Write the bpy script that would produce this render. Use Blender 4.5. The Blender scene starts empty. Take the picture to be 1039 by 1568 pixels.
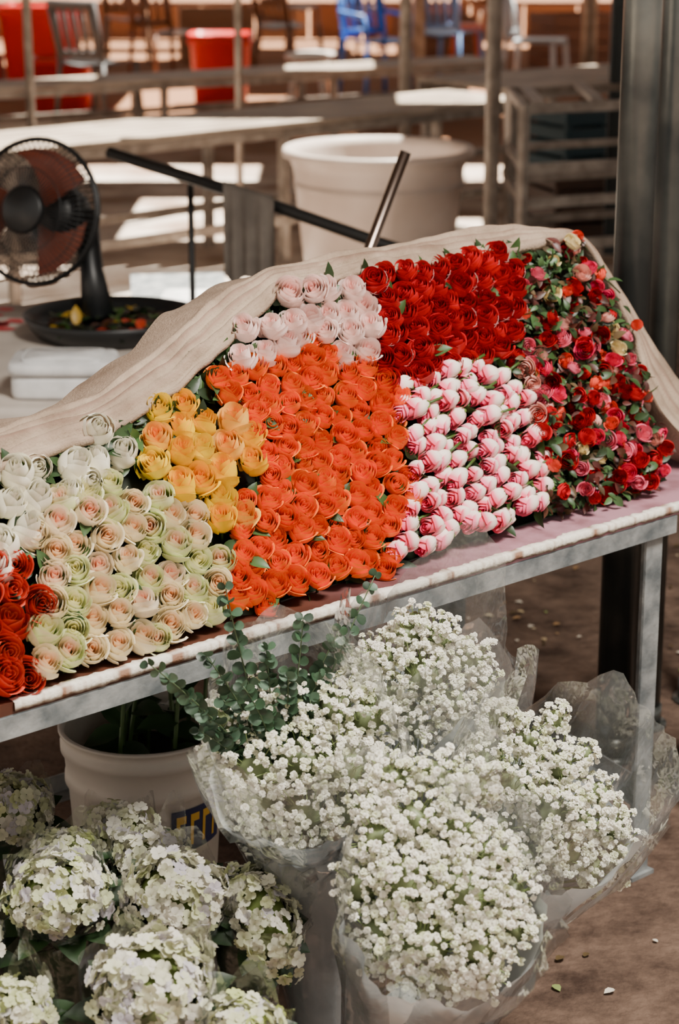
import bpy, math, random
import numpy as np
from mathutils import Vector, noise
random.seed(7)
SC=bpy.context.scene; COL=SC.collection
def lin(h):
    h=h.lstrip('#'); c=[int(h[i:i+2],16)/255 for i in (0,2,4)]
    return np.array([(x/12.92 if x<=.04045 else ((x+.055)/1.055)**2.4) for x in c])
# ------------------------------------------------------------ materials
MATS={}
def mk(name,col='#888888',col2=None,rough=.6,metal=0,ns=8,bump=0,bs=None,attr=False,transl=0,spec=.5,detail=5,ramp=(.35,.65)):
    if name in MATS: return MATS[name]
    m=bpy.data.materials.new(name); m.use_nodes=True; nt=m.node_tree; N=nt.nodes; L=nt.links
    b=N['Principled BSDF']; out=N['Material Output']
    b.inputs['Roughness'].default_value=rough; b.inputs['Metallic'].default_value=metal
    b.inputs['Specular IOR Level'].default_value=spec
    tc=N.new('ShaderNodeTexCoord')
    src=None
    if attr:
        a=N.new('ShaderNodeAttribute'); a.attribute_name='Col'; src=a.outputs['Color']
    elif col2:
        n=N.new('ShaderNodeTexNoise'); n.inputs['Scale'].default_value=ns; n.inputs['Detail'].default_value=detail
        L.new(tc.outputs['Object'],n.inputs['Vector'])
        r=N.new('ShaderNodeValToRGB'); r.color_ramp.elements[0].position=ramp[0]; r.color_ramp.elements[1].position=ramp[1]
        r.color_ramp.elements[0].color=(*lin(col),1); r.color_ramp.elements[1].color=(*lin(col2),1)
        L.new(n.outputs['Fac'],r.inputs['Fac']); src=r.outputs['Color']
    if src is not None: L.new(src,b.inputs['Base Color'])
    else: b.inputs['Base Color'].default_value=(*lin(col),1)
    if bump:
        n2=N.new('ShaderNodeTexNoise'); n2.inputs['Scale'].default_value=bs or ns*4; n2.inputs['Detail'].default_value=4
        L.new(tc.outputs['Object'],n2.inputs['Vector'])
        bp=N.new('ShaderNodeBump'); bp.inputs['Strength'].default_value=bump; bp.inputs['Distance'].default_value=.01
        L.new(n2.outputs['Fac'],bp.inputs['Height']); L.new(bp.outputs['Normal'],b.inputs['Normal'])
    if transl:
        t=N.new('ShaderNodeBsdfTranslucent'); mx=N.new('ShaderNodeMixShader'); mx.inputs[0].default_value=transl
        if src is not None: L.new(src,t.inputs['Color'])
        else: t.inputs['Color'].default_value=(*lin(col),1)
        L.new(b.outputs[0],mx.inputs[1]); L.new(t.outputs[0],mx.inputs[2]); L.new(mx.outputs[0],out.inputs['Surface'])
    MATS[name]=m; return m
def mk_plastic(name,tint='#e8eef0',opac=.12,gl_=.28):
    if name in MATS: return MATS[name]
    m=bpy.data.materials.new(name); m.use_nodes=True; nt=m.node_tree; N=nt.nodes; L=nt.links; N.clear()
    out=N.new('ShaderNodeOutputMaterial')
    tr=N.new('ShaderNodeBsdfTransparent'); gl=N.new('ShaderNodeBsdfGlossy'); gl.inputs['Roughness'].default_value=.10
    df=N.new('ShaderNodeBsdfDiffuse'); df.inputs['Color'].default_value=(*lin(tint),1)
    lw=N.new('ShaderNodeLayerWeight'); lw.inputs['Blend'].default_value=.4
    tc=N.new('ShaderNodeTexCoord'); n2=N.new('ShaderNodeTexNoise'); n2.inputs['Scale'].default_value=26
    bp=N.new('ShaderNodeBump'); bp.inputs['Strength'].default_value=.6; bp.inputs['Distance'].default_value=.014
    L.new(tc.outputs['Object'],n2.inputs['Vector']); L.new(n2.outputs['Fac'],bp.inputs['Height']); L.new(bp.outputs['Normal'],gl.inputs['Normal'])
    m1=N.new('ShaderNodeMixShader'); m1.inputs[0].default_value=opac
    L.new(tr.outputs[0],m1.inputs[1]); L.new(df.outputs[0],m1.inputs[2])
    m2=N.new('ShaderNodeMixShader'); mm=N.new('ShaderNodeMath'); mm.operation='MULTIPLY'; mm.inputs[1].default_value=gl_
    L.new(lw.outputs['Facing'],mm.inputs[0]); L.new(mm.outputs[0],m2.inputs[0])
    L.new(m1.outputs[0],m2.inputs[1]); L.new(gl.outputs[0],m2.inputs[2]); L.new(m2.outputs[0],out.inputs['Surface'])
    MATS[name]=m; return m
# ------------------------------------------------------------ mesh builder
def nrm(v):
    v=np.asarray(v,float); return v/np.linalg.norm(v)
def basis(axis,spin=0):
    z=nrm(axis); t=np.array([0,0,1.]) if abs(z[2])<.9 else np.array([1.,0,0])
    x=nrm(np.cross(t,z)); y=np.cross(z,x)
    c,s=math.cos(spin),math.sin(spin)
    return np.stack([c*x+s*y,-s*x+c*y,z],axis=0)
class MB:
    def __init__(s): s.v=[];s.f=[];s.c=[];s.m=[];s.n=0
    def add(s,V,F,col=None,mi=0):
        V=np.asarray(V,float); F=list(F)
        s.v.append(V); n0=s.n
        s.f.extend([tuple(i+n0 for i in f) for f in F])
        if col is None: col=(1,1,1)
        c=np.asarray(col,float)
        if c.ndim==1: c=np.tile(c,(len(V),1))
        s.c.append(c); s.m.extend([mi]*len(F)); s.n+=len(V)
    def box(s,c,d,R=None,col=None,mi=0):
        c=np.array(c,float); d=np.array(d,float)/2
        V=np.array([[x,y,z] for x in(-1,1) for y in(-1,1) for z in(-1,1)])*d
        if R is not None: V=V@R
        s.add(V+c,[(0,1,3,2),(4,6,7,5),(0,4,5,1),(2,3,7,6),(0,2,6,4),(1,5,7,3)],col,mi)
    def beam(s,p,q,w,h,col=None,mi=0):
        p=np.array(p,float);q=np.array(q,float);d=q-p;L=np.linalg.norm(d);x=d/L
        u=np.array([0,0,1.]) if abs(x[2])<.9 else np.array([.718,.696,0])
        y=nrm(np.cross(u,x)); z=np.cross(x,y)
        s.box((p+q)/2,(L,w,h),np.stack([x,y,z]),col,mi)
    def angle(s,p,q,w,t=.004,y=None,z=None,mi=0):
        p=np.array(p,float);q=np.array(q,float);d=q-p;L=np.linalg.norm(d);x=d/L
        y=nrm(y);z=nrm(z)
        s.box((p+q)/2+y*w/2,(L,w,t),np.stack([x,y,z]),None,mi)
        s.box((p+q)/2+z*w/2,(L,t,w),np.stack([x,y,z]),None,mi)
    def tube(s,pts,r,n=8,col=None,mi=0,cap=True):
        pts=[np.array(p,float) for p in pts]; k=len(pts)
        rs=r if hasattr(r,'__len__') else [r]*k
        V=[];F=[];ref=None
        for i,p in enumerate(pts):
            d=nrm(pts[min(i+1,k-1)]-pts[max(i-1,0)])
            if ref is None: ref=np.array([0,0,1.]) if abs(d[2])<.9 else np.array([1.,0,0])
            x=nrm(np.cross(ref,d)); y=np.cross(d,x)
            for j in range(n):
                a=2*math.pi*j/n; V.append(p+rs[i]*(math.cos(a)*x+math.sin(a)*y))
            ref=y
        for i in range(k-1):
            for j in range(n):
                a=i*n+j;b=i*n+(j+1)%n; F.append((a,b,b+n,a+n))
        if cap: F.append(tuple(range(n))[::-1]); F.append(tuple(range((k-1)*n,k*n)))
        s.add(V,F,col,mi)
    def grid(s,P,closed=False,col=None,mi=0):
        P=np.asarray(P,float); a,b=P.shape[:2]; V=P.reshape(-1,3); F=[]
        for i in range(a-1):
            for j in range(b if closed else b-1):
                j2=(j+1)%b; F.append((i*b+j,i*b+j2,(i+1)*b+j2,(i+1)*b+j))
        s.add(V,F,None if col is None else (np.asarray(col).reshape(-1,3) if np.asarray(col).ndim>1 else col),mi)
    def lathe(s,prof,c=(0,0,0),n=40,R=None,col=None,mi=0):
        P=[]
        for (r,z) in prof:
            row=[]
            for j in range(n):
                a=2*math.pi*j/n; v=np.array([r*math.cos(a),r*math.sin(a),z])
                if R is not None: v=v@R
                row.append(v+np.array(c))
            P.append(row)
        s.grid(P,True,col,mi)
    def ball(s,c,r,n=12,m=8,col=None,wob=.1):
        c=np.array(c)
        s.grid([[c+r*np.array([math.sin(p)*math.cos(a),math.sin(p)*math.sin(a),math.cos(p)])*(1+wob*noise.noise(Vector((math.sin(p)*math.cos(a)*2+c[0]*40,math.sin(p)*math.sin(a)*2,math.cos(p)*2)))) for a in [2*math.pi*i/n for i in range(n)]] for p in [math.pi*j/m for j in range(m+1)]],True,col)
    def obj(s,name,mats,parent=None,smooth=True):
        me=bpy.data.meshes.new(name); V=np.concatenate(s.v)
        me.from_pydata(V.tolist(),[],s.f)
        if not isinstance(mats,(list,tuple)): mats=[mats]
        for m in mats: me.materials.append(m)
        me.polygons.foreach_set('material_index',s.m)
        me.polygons.foreach_set('use_smooth',[smooth]*len(s.f))
        ca=me.color_attributes.new('Col','FLOAT_COLOR','POINT')
        C=np.ones((len(V),4)); C[:,:3]=np.concatenate(s.c); ca.data.foreach_set('color',C.ravel())
        me.update()
        o=bpy.data.objects.new(name,me); COL.objects.link(o)
        if parent: o.parent=parent
        return o
def empty(name,loc=(0,0,0)):
    e=bpy.data.objects.new(name,None); COL.objects.link(e); e.empty_display_size=.1; return e
# ------------------------------------------------------------ frame of the stall table
Z3=np.array([0,0,1.])
O=np.array([.578,3.471,.7]); E1=np.array([-.718,-.696,0]); E2=np.array([-.696,.718,0])
AL=math.radians(58); UP=E2*math.cos(AL)+Z3*math.sin(AL); NR=-E2*math.sin(AL)+Z3*math.cos(AL)
def FP(s,w,off=0,back=0): return O+E2*(.08+back)+E1*s+UP*w+NR*off
TA=math.radians(41.6); T1=np.array([-math.cos(TA),-math.sin(TA),0]); T2=np.array([-math.sin(TA),math.cos(TA),0])
def TP(s,d,z):
    p=O+T1*s+T2*d; p=p.copy(); p[2]=z; return p
# ------------------------------------------------------------ templates
def petal(th0,span,R0,H,curl,L,nu=7,nv=7,close=.25,tilt=0.):
    V=[];T=[];F=[]
    for j in range(nv):
        v=j/(nv-1)
        for i in range(nu):
            u=-1+2*i/(nu-1)
            rr=R0*(.20+.80*math.sin(min(v/.55,1)*math.pi/2)**.8)
            rr*=1-close*max(0,v-.5)**2*4*.9
            rr+=curl*max(0,v-.72)**1.6*7.5
            rr*=1+.10*u; rr+=tilt*v
            h=H*(v*(1-.26*abs(u)**2.4*v)) - curl*max(0,v-.85)*3.0
            a=th0+u*span/2*(.5+.5*math.sin(min(v/.55,1)*math.pi/2))*(1-.12*max(0,v-.6))
            V.append((rr*math.cos(a),rr*math.sin(a),h)); T.append((v,L,abs(u)))
    for j in range(nv-1):
        for i in range(nu-1):
            a=j*nu+i; F.append((a,a+1,a+nu+1,a+nu))
    return V,F,T
def make_rose(seed,layers):
    r=random.Random(seed); V=[];F=[];T=[]
    for (n,R0,H,curl,L,span,close) in layers:
        t0=r.uniform(0,6.28)
        for k in range(n):
            v,f,t=petal(t0+k*6.283/n+r.uniform(-.2,.2),math.radians(span),R0*r.uniform(.93,1.08),H*r.uniform(.96,1.04),curl*r.uniform(.4,1.5),L,close=close,tilt=r.uniform(-.02,.05)*R0)
            n0=len(V); V+=v;T+=t;F+=[tuple(i+n0 for i in q) for q in f]
    return np.array(V),F,np.array(T)
LO=[(2,.14,1.62,.005,0,240,.0),(2,.30,1.66,.01,.2,190,.0),(3,.48,1.66,.025,.45,155,.05),(3,.68,1.60,.04,.7,145,.08),(4,.88,1.46,.08,.9,122,.10),(2,.98,1.25,.16,1,100,.1)]
LB=[(2,.16,2.3,0,0,240,.2),(3,.36,2.3,.0,.3,175,.35),(3,.62,2.15,.02,.6,155,.4),(3,.88,1.95,.06,1,140,.35),(2,.96,1.6,.12,1,110,.2)]
LP=[(2,.16,2.95,0,0,240,0),(3,.36,2.9,.02,.3,175,.1),(3,.60,2.8,.05,.6,155,.15),(4,.82,2.6,.11,1,130,.15)]
ROSE=[make_rose(i,LO) for i in range(7)]; BUD=[make_rose(20+i,LB) for i in range(5)]; LONG=[make_rose(40+i,LP) for i in range(5)]
def leaf_tmpl(n=6,fold=.25,curl=.3,wid=.32):
    V=[];F=[]
    for j in range(n):
        v=j/(n-1); w=wid*math.sin(math.pi*min(1,.06+v*.94))**.8*(1-.25*v)
        for i in (-1,0,1): V.append((i*w,v,abs(i)*w*fold*1.5-curl*v*v))
    for j in range(n-1):
        for i in range(2):
            a=j*3+i; F.append((a,a+1,a+4,a+3))
    return np.array(V),F
LEAF=leaf_tmpl()
def put_leaf(mb,pos,direction,normal,size,col,tm=None,mi=0):
    V,F=tm or LEAF
    y=nrm(direction); x=np.cross(y,nrm(normal))
    if np.linalg.norm(x)<1e-3: x=np.cross(y,[1,0,0.1])
    x=nrm(x); z=np.cross(x,y)
    mb.add((V*size)@np.stack([x,y,z])+pos,F,col,mi)
def inpoly(p,poly):
    x,y=p;c=False;n=len(poly)
    for i in range(n):
        x1,y1=poly[i];x2,y2=poly[(i+1)%n]
        if (y1>y)!=(y2>y) and x<(x2-x1)*(y-y1)/(y2-y1)+x1: c=not c
    return c
def mix(a,b,t):
    t=np.asarray(t)[...,None]; return a*(1-t)+b*t
# ------------------------------------------------------------ materials list
M_petal=mk('rose_petal',attr=True,rough=.48,transl=.12,spec=.35)
M_petalw=mk('pale_rose_petal',attr=True,rough=.55,transl=.16,spec=.25)
M_leaf=mk('leaf_green',attr=True,rough=.45,transl=.10)
M_white=mk('gypsophila_petal',attr=True,rough=.7,transl=.25,spec=.2)
M_steel=mk('galvanised_steel','#7e7268','#a89c90',rough=.45,metal=.25,ns=14,bump=.1)
M_steel2=mk('old_painted_steel','#62696c','#9c9f9f',rough=.5,metal=.2,ns=20,bump=.15)
# ------------------------------------------------------------ roses
regs=dict(
redl=[(1.55,.20),(1.26,.18),(1.24,.14),(1.27,.08),(1.30,.05),(1.30,.02),(1.34,-.01),(1.55,0)],
white=[(1.55,.3),(1.24,.3),(1.15,.31),(1.03,.33),(1.0,.325),(1.01,.28),(1.05,.27),(1.1,.25),(1.16,.24),(1.22,.21),(1.25,.18),(1.55,.19)],
cream=[(1.24,.2),(1.15,.25),(1.08,.25),(1.04,.22),(.99,.22),(.93,.2),(.92,.14),(.95,.11),(.94,.08),(.99,.02),(1.07,.0),(1.17,.01),(1.24,.0),(1.29,.01),(1.27,.06),(1.23,.13)],
yellow=[(.97,.33),(.90,.34),(.85,.32),(.80,.29),(.80,.25),(.85,.19),(.87,.15),(.91,.12),(.93,.20),(.98,.23),(1.03,.25),(1.0,.29),(.98,.31)],
orange=[(.80,.38),(.69,.37),(.61,.40),(.58,.38),(.50,.32),(.48,.27),(.51,.19),(.52,.13),(.56,.08),(.61,.02),(.65,.01),(.78,.01),(.88,.01),(.93,.02),(.98,.02),(.94,.06),(.93,.10),(.86,.15),(.82,.21),(.79,.28),(.81,.34)],
blush=[(.79,.40),(.69,.45),(.62,.47),(.54,.49),(.46,.49),(.44,.42),(.46,.37),(.50,.33),(.55,.36),(.60,.40),(.67,.38),(.76,.38)],
red=[(.46,.49),(.36,.49),(.15,.48),(.07,.47),(.09,.39),(.16,.33),(.20,.29),(.29,.30),(.40,.29),(.47,.28),(.49,.31),(.45,.39),(.44,.45)],
pink=[(.46,.29),(.30,.29),(.20,.27),(.18,.22),(.21,.16),(.22,.08),(.27,.02),(.40,.03),(.53,.01),(.61,.02),(.55,.08),(.51,.13),(.49,.22)],
spray=[(.06,.47),(-.12,.48),(-.12,.41),(-.14,.30),(-.13,.22),(-.10,.14),(-.10,.07),(-.04,0),(.20,.01),(.25,.03),(.21,.08),(.21,.16),(.18,.24),(.19,.28),(.13,.34)])
def c_orange(T,r):
    k=r.random()
    a=lin('#ff7412') if k<.6 else lin('#ff620a');b=lin('#ea3c02');c=lin('#ff962e')
    col=mix(b,a,np.clip(T[:,1]+.2,0,1)); return mix(col,c,np.clip((T[:,0]-.82)*6,0,1)*.75)*r.uniform(.92,1.08)
def c_white(T,r):
    col=mix(lin('#efead0'),lin('#f6f2e2'),T[:,0])
    return mix(col,lin('#d3d896'),np.clip(.6-T[:,0],0,1))
def c_cream(T,r):
    k=r.random()
    outer,inner=(lin('#f8ebc8'),lin('#f0ba86')) if k<.45 else (lin('#e9eebb'),lin('#e6e09a')) if k<.72 else (lin('#fcf0d8'),lin('#f4aa88')) if k<.85 else (lin('#e2eab0'),lin('#efb69a'))
    return mix(mix(inner,outer,np.clip(T[:,1]*1.3,0,1)),lin('#fdf4de'),np.clip((T[:,0]-.75)*4,0,1)*.5)
def c_yellow(T,r):
    k=r.random(); i,o=(lin('#ffb400'),lin('#ffd40c')) if k<.65 else (lin('#ffa430'),lin('#ffd468')) if k<.8 else (lin('#ffd420'),lin('#ffe640'))
    return mix(i,o,T[:,1])
def c_blush(T,r): return mix(mix(lin('#f8a89c'),lin('#fde2da'),np.clip(T[:,1]*1.3,0,1)),lin('#fff2ec'),T[:,0]*.5)
def c_red(T,r):
    k=r.uniform(.75,1.15); return mix(mix(lin('#98000a'),lin('#c80612'),T[:,1]),lin('#f0283a'),np.clip((T[:,0]-.85)*6,0,1)*.7)*k
def c_redl(T,r): return mix(mix(lin('#b01c0a'),lin('#d23218'),T[:,1]),lin('#f07458'),np.clip((T[:,0]-.85)*6,0,1)*.6)*r.uniform(.85,1.1)
def c_pink(T,r):
    tip=lin('#f01c66') if r.random()<.6 else lin('#f8588c')
    k=np.clip((T[:,0]-.58)*3.6,0,1)*(1-.12*T[:,1]); k=np.maximum(k,(1-T[:,1])*.95*(T[:,0]>.35))
    g=np.clip(.22-T[:,0],0,1)*2.5
    return mix(mix(lin('#fdf0e6'),tip,k),lin('#c4d08a'),g)
spec=dict(redl=('red_rose_bunch',.046,.026,c_redl,ROSE,(.30,-.70,.6),1.1),
 white=('white_rose_bunch',.049,.0265,c_white,BUD,(.30,-.6,.65),.95),
 cream=('cream_rose_bunch',.043,.0240,c_cream,ROSE,(.2,-.6,.75),1.05),
 yellow=('yellow_rose_bunch',.045,.0245,c_yellow,ROSE,(.0,-.5,.8),1.3),
 orange=('orange_rose_bunch',.0395,.0210,c_orange,ROSE,(.14,-.62,.78),1.15),
 blush=('blush_rose_bunch',.044,.0240,c_blush,ROSE,(.05,-.6,.75),1.2),
 red=('red_rose_bunch',.040,.0222,c_red,ROSE,(-.10,-.62,.7),1.15),
 pink=('pink_tipped_rose_bunch',.0345,.0175,c_pink,LONG,(-.52,-.66,-.12),1.))
for key,(nm,sp,R,cf,tmpl,ax,hs) in spec.items():
    par=empty(nm); mb=MB(); lf=MB(); r=random.Random(sum(map(ord,key)))
    poly=regs[key]; ss=[p[0] for p in poly]; ws=[p[1] for p in poly]
    jt=.17 if key in('orange','red') else .24
    pj=.30 if key=='pink' else .18
    row=0; w=min(ws)-sp*.2
    while w<max(ws)+sp*.3:
        s=min(ss)-sp+(row%2)*sp/2
        while s<max(ss)+sp:
            p=(s+r.uniform(-pj,pj)*sp,w+r.uniform(-pj,pj)*sp*.9)
            e=.007
            if any(inpoly((p[0]+a,p[1]+b),poly) for a,b in ((0,0),(e,0),(-e,0),(0,e),(0,-e))):
                T=r.choice(tmpl); sc=R*r.uniform(.88,1.1)
                a=np.array(ax)+np.array([r.uniform(-jt,jt) for _ in range(3)])
                B=basis(a,r.uniform(0,6.28)); A=nrm(a)
                V=T[0].copy(); V[:,2]*=hs
                H=V[:,2].max()*sc
                c=FP(p[0],max(p[1],.012),.018+r.uniform(-.008,.010))-A*H*.65
                if key=='pink': c[2]=max(c[2],.726)
                mb.add((V*sc)@B+c,T[1],cf(T[2],r))
                if key=='red' and r.random()<.4:
                    for q in range(20):
                        sg=1 if q%2 else -1; pts=[]
                        for t in range(7):
                            v=.15+.45*t/6; aa=q*.628+sg*t*.2; rr=sc*1.04*(.2+.8*math.sin(min(v/.5,1)*math.pi/2)); pts.append(c+np.array([rr*math.cos(aa),rr*math.sin(aa),v*H])@B)
                        lf.tube(pts,.0004,3,lin('#e0a0a0'),cap=False)
                for q in range(3):
                    aa=r.uniform(0,6.28); dv=B[0]*math.cos(aa)+B[1]*math.sin(aa)
                    put_leaf(lf,c+A*.002+dv*sc*.3,A*.9+dv*.5,dv,sc*1.2,lin('#5d7a32')*r.uniform(.7,1.1))
                lf.tube([c+A*.004,c-A*.03],.0025,5,lin('#3f5a26'))
                if r.random()<(.3 if key!='pink' else .5):
                    aa=r.uniform(0,6.28); dv=E1*math.cos(aa)+UP*math.sin(aa)
                    put_leaf(lf,c+A*.012+dv*.012,dv+A*.9,A,.034*r.uniform(.7,1.2),lin('#38552a')*r.uniform(.6,1.3))
            s+=sp
        w+=sp*.84; row+=1
    mb.obj('petals',M_petalw if key in('white','cream','blush','pink') else M_petal,par); lf.obj('sepals_and_leaves',M_leaf,par)
# spray roses
par=empty('spray_rose_bunch'); mb=MB(); lf=MB(); r=random.Random(5); poly=regs['spray']
cnt=0
while cnt<250:
    p=(r.uniform(-.16,.27),r.uniform(0,.48))
    if not inpoly(p,poly): continue
    cnt+=1
    k=r.random()
    base='#b80812' if k<.18 else '#d01024' if k<.34 else '#f02c66' if k<.54 else '#fa7c98' if k<.70 else '#f2543c' if k<.82 else '#f8e6b0' if k<.85 else '#f8bcae' if k<.91 else '#a00810'
    if p[1]>.30 and r.random()<.65: continue
    if p[1]<.10 and p[0]>.08 and r.random()<.4: continue
    T=r.choice(ROSE); sc=r.uniform(.0095,.0165)
    a=np.array([.05,-.7,.5])+np.array([r.uniform(-.6,.6) for _ in range(3)])
    c=FP(p[0],p[1],r.uniform(.0,.035))
    mb.add((T[0]*sc*np.array([1.05,1.05,.8]))@basis(a,r.uniform(0,6))+c,T[1],mix(lin(base)*.7,lin(base),T[2][:,0]))
    lf.tube([c,c-nrm(a)*.04-Z3*.01],.0015,4,lin('#4a5a2c'))
cnt=0
while cnt<1500:
    p=(r.uniform(-.18,.27),r.uniform(-.01,.49))
    if not inpoly(p,poly): continue
    cnt+=1
    c=FP(p[0],p[1],r.uniform(-.02,.035))
    d=np.array([r.uniform(-1,1),r.uniform(-1,.2),r.uniform(-.7,.8)])
    col=lin(r.choice(['#2c4420','#3c5a30','#22361a','#4a2a1c','#46663a','#5a2a24','#5c4a30']))*r.uniform(.5,1.2)
    put_leaf(lf,c,d,NR+.6*np.array([r.uniform(-1,1) for _ in range(3)]),r.uniform(.015,.029),col)
mb.obj('petals',M_petal,par); lf.obj('leaves',M_leaf,par)
# foliage body behind the heads
rimL=[(1.6,.29),(1.27,.30),(1.23,.30),(1.14,.31),(1.03,.32),(.89,.36),(.80,.40),(.71,.44),(.62,.48),(.48,.49),(.30,.48),(.06,.48),(-.12,.48)]
def rimw(s):
    xs=[p[0] for p in rimL][::-1]; ys=[p[1] for p in rimL][::-1]; return float(np.interp(s,xs,ys))
mb=MB(); P=[];NS=80
for i in range(NS):
    s=-.12+i*(1.70/(NS-1)); rw=rimw(s)+.0; q=FP(s,0,-.03); q[2]=.702; row=[q]
    for j in range(12): row.append(FP(s,-.0+rw*j/11,-.022+.006*noise.noise(Vector((s*20,j,0)))))
    row.append(FP(s,rw,-.01,.1)); q=FP(s,rw,0,.2); q[2]-=.06; row.append(q)
    q=FP(s,rw,0,.3); q[2]=.705; row.append(q)
    P.append(row)
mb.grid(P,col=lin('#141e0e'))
r=random.Random(11)
for i in range(900):
    s=r.uniform(-.11,1.5); rw=rimw(s); w=r.uniform(0,rw)
    if rw-w>.04 and r.random()<.5: w=rw-r.uniform(0,.04)
    d=E1*r.uniform(-1,1)+UP*r.uniform(-.6,.6)+NR*r.uniform(0,.8)
    put_leaf(mb,FP(s,w,r.uniform(-.02,.0)),d,NR,r.uniform(.026,.042),lin(r.choice(['#2d4722','#22381c','#3b5a2c']))*r.uniform(.5,1.1))
mb.obj('rose_foliage_bundle',M_leaf)
# ------------------------------------------------------------ burlap wrap
def resample(pl,n):
    pl=np.array(pl,float); d=np.r_[0,np.cumsum(np.linalg.norm(np.diff(pl,axis=0),axis=1))]
    t=np.linspace(0,d[-1],n); return np.stack([np.interp(t,d,pl[:,0]),np.interp(t,d,pl[:,1])],1)
rimR=[(-.12,.48),(-.14,.44),(-.15,.35),(-.15,.26),(-.13,.18),(-.14,.12),(-.17,.08),(-.22,.04)]
outL=[(1.54,.33),(1.21,.34),(1.17,.34),(1.08,.35),(.99,.36),(.86,.40),(.78,.44),(.67,.48),(.56,.51),(.42,.51),(.25,.51),(0,.51),(-.17,.48)]
outR=[(-.17,.48),(-.21,.45),(-.25,.34),(-.27,.24),(-.30,.16),(-.35,.08)]
def smooth(a,k=5):
    b=a.copy()
    for _ in range(k): b[1:-1]=(b[:-2]+b[1:-1]*2+b[2:])/4
    return b
I=np.concatenate([resample(rimL,230),resample(rimR,80)[1:]]); Oo=np.concatenate([resample(outL,230),resample(outR,80)[1:]])
I=smooth(I,8);Oo=smooth(Oo,8)
P=[];Cc=[];n=len(I)
nz=lambda a,b,c=0.:noise.noise(Vector((a,b,c)))
for i in range(n):
    k=np.clip((i-215)/40,0,1)
    x=i*.65
    a=FP(I[i,0],I[i,1],.012); b=FP(Oo[i,0],Oo[i,1],0,.06)
    a=a+UP*(.008*nz(x*.10,1)+.004*nz(x*.3,2)); b=b+UP*(.014*nz(x*.06,3)+.004*nz(x*.22,4))
    a0=a-NR*.05-UP*.012+E2*.02
    out=nrm(np.array([.1,-.5,1.]))*(1-k)+nrm(np.array([.3,-1.,.2]))*k
    row=[a0,a-out*.004,a+out*.004]; cr=[0,0,.2]
    for q_ in range(1,20):
        t=q_/20; ph=t*26+x*.035+6.0*nz(x*.03,7)
        fold=.0042*math.sin(ph)+.010*nz(x*.05,t*4+x*.02,3)+.0035*nz(x*.16,t*12,5)+.0035*max(0,math.sin(x*.11+t*7+4*nz(x*.04,2)))**4
        q=a*(1-t)+b*t+out*(math.sin(t*math.pi)**.6*.012*(1-.6*k)+fold)
        row.append(q); cr.append(max(0,math.sin(ph))**2*(1 if .3<t<.75 else .4))
    row.append(b+out*.004*nz(x*.2,8)); cr.append(.3)
    bk=E2*(1-k)+nrm(E2-E1)*k
    b1=b+bk*(.02-.01*k)-Z3*(.010+.02*k); b2=b+bk*(.10-.07*k)-Z3*(.03+.05*k)+Z3*.012*nz(x*.15,9); b3=b+bk*(.26-.21*k); b3[2]=.84-.06*k
    b4=b+bk*(.38-.32*k); b4[2]=.712
    row+=[b1,b2,b3,b4]; cr+=[.3,.3,.3,.3]
    P.append(row)
    base=lin('#a49484'); st=lin('#7a5850')
    Cc.append([mix(base,st,c_*.6) for c_ in cr])
mb=MB(); mb.grid(P,col=np.array(Cc))
M_bur=bpy.data.materials.new('burlap_cloth'); M_bur.use_nodes=True
nt=M_bur.node_tree;N=nt.nodes;L=nt.links;b=N['Principled BSDF'];b.inputs['Roughness'].default_value=.9;b.inputs['Specular IOR Level'].default_value=.1
at=N.new('ShaderNodeAttribute');at.attribute_name='Col';tc=N.new('ShaderNodeTexCoord')
ns=N.new('ShaderNodeTexNoise');ns.inputs['Scale'].default_value=9;ns.inputs['Detail'].default_value=10;ns.inputs['Roughness'].default_value=.65
L.new(tc.outputs['Object'],ns.inputs['Vector'])
mxn=N.new('ShaderNodeMix');mxn.data_type='RGBA';mxn.blend_type='MULTIPLY';mxn.inputs['Factor'].default_value=.8
rp=N.new('ShaderNodeValToRGB');rp.color_ramp.elements[0].position=.34;rp.color_ramp.elements[1].position=.62;rp.color_ramp.elements[0].color=(.52,.44,.38,1);rp.color_ramp.elements[1].color=(1.08,1.03,.97,1)
L.new(ns.outputs['Fac'],rp.inputs['Fac']);L.new(at.outputs['Color'],mxn.inputs['A']);L.new(rp.outputs['Color'],mxn.inputs['B']);L.new(mxn.outputs['Result'],b.inputs['Base Color'])
wv=N.new('ShaderNodeTexNoise');wv.inputs['Scale'].default_value=260;bp=N.new('ShaderNodeBump');bp.inputs['Strength'].default_value=.6;bp.inputs['Distance'].default_value=.003
L.new(tc.outputs['Object'],wv.inputs['Vector']);L.new(wv.outputs['Fac'],bp.inputs['Height']);L.new(bp.outputs['Normal'],b.inputs['Normal'])
o=mb.obj('burlap_wrap',M_bur); sd=o.modifiers.new('s','SOLIDIFY'); sd.thickness=.005; sd.offset=0
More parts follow.
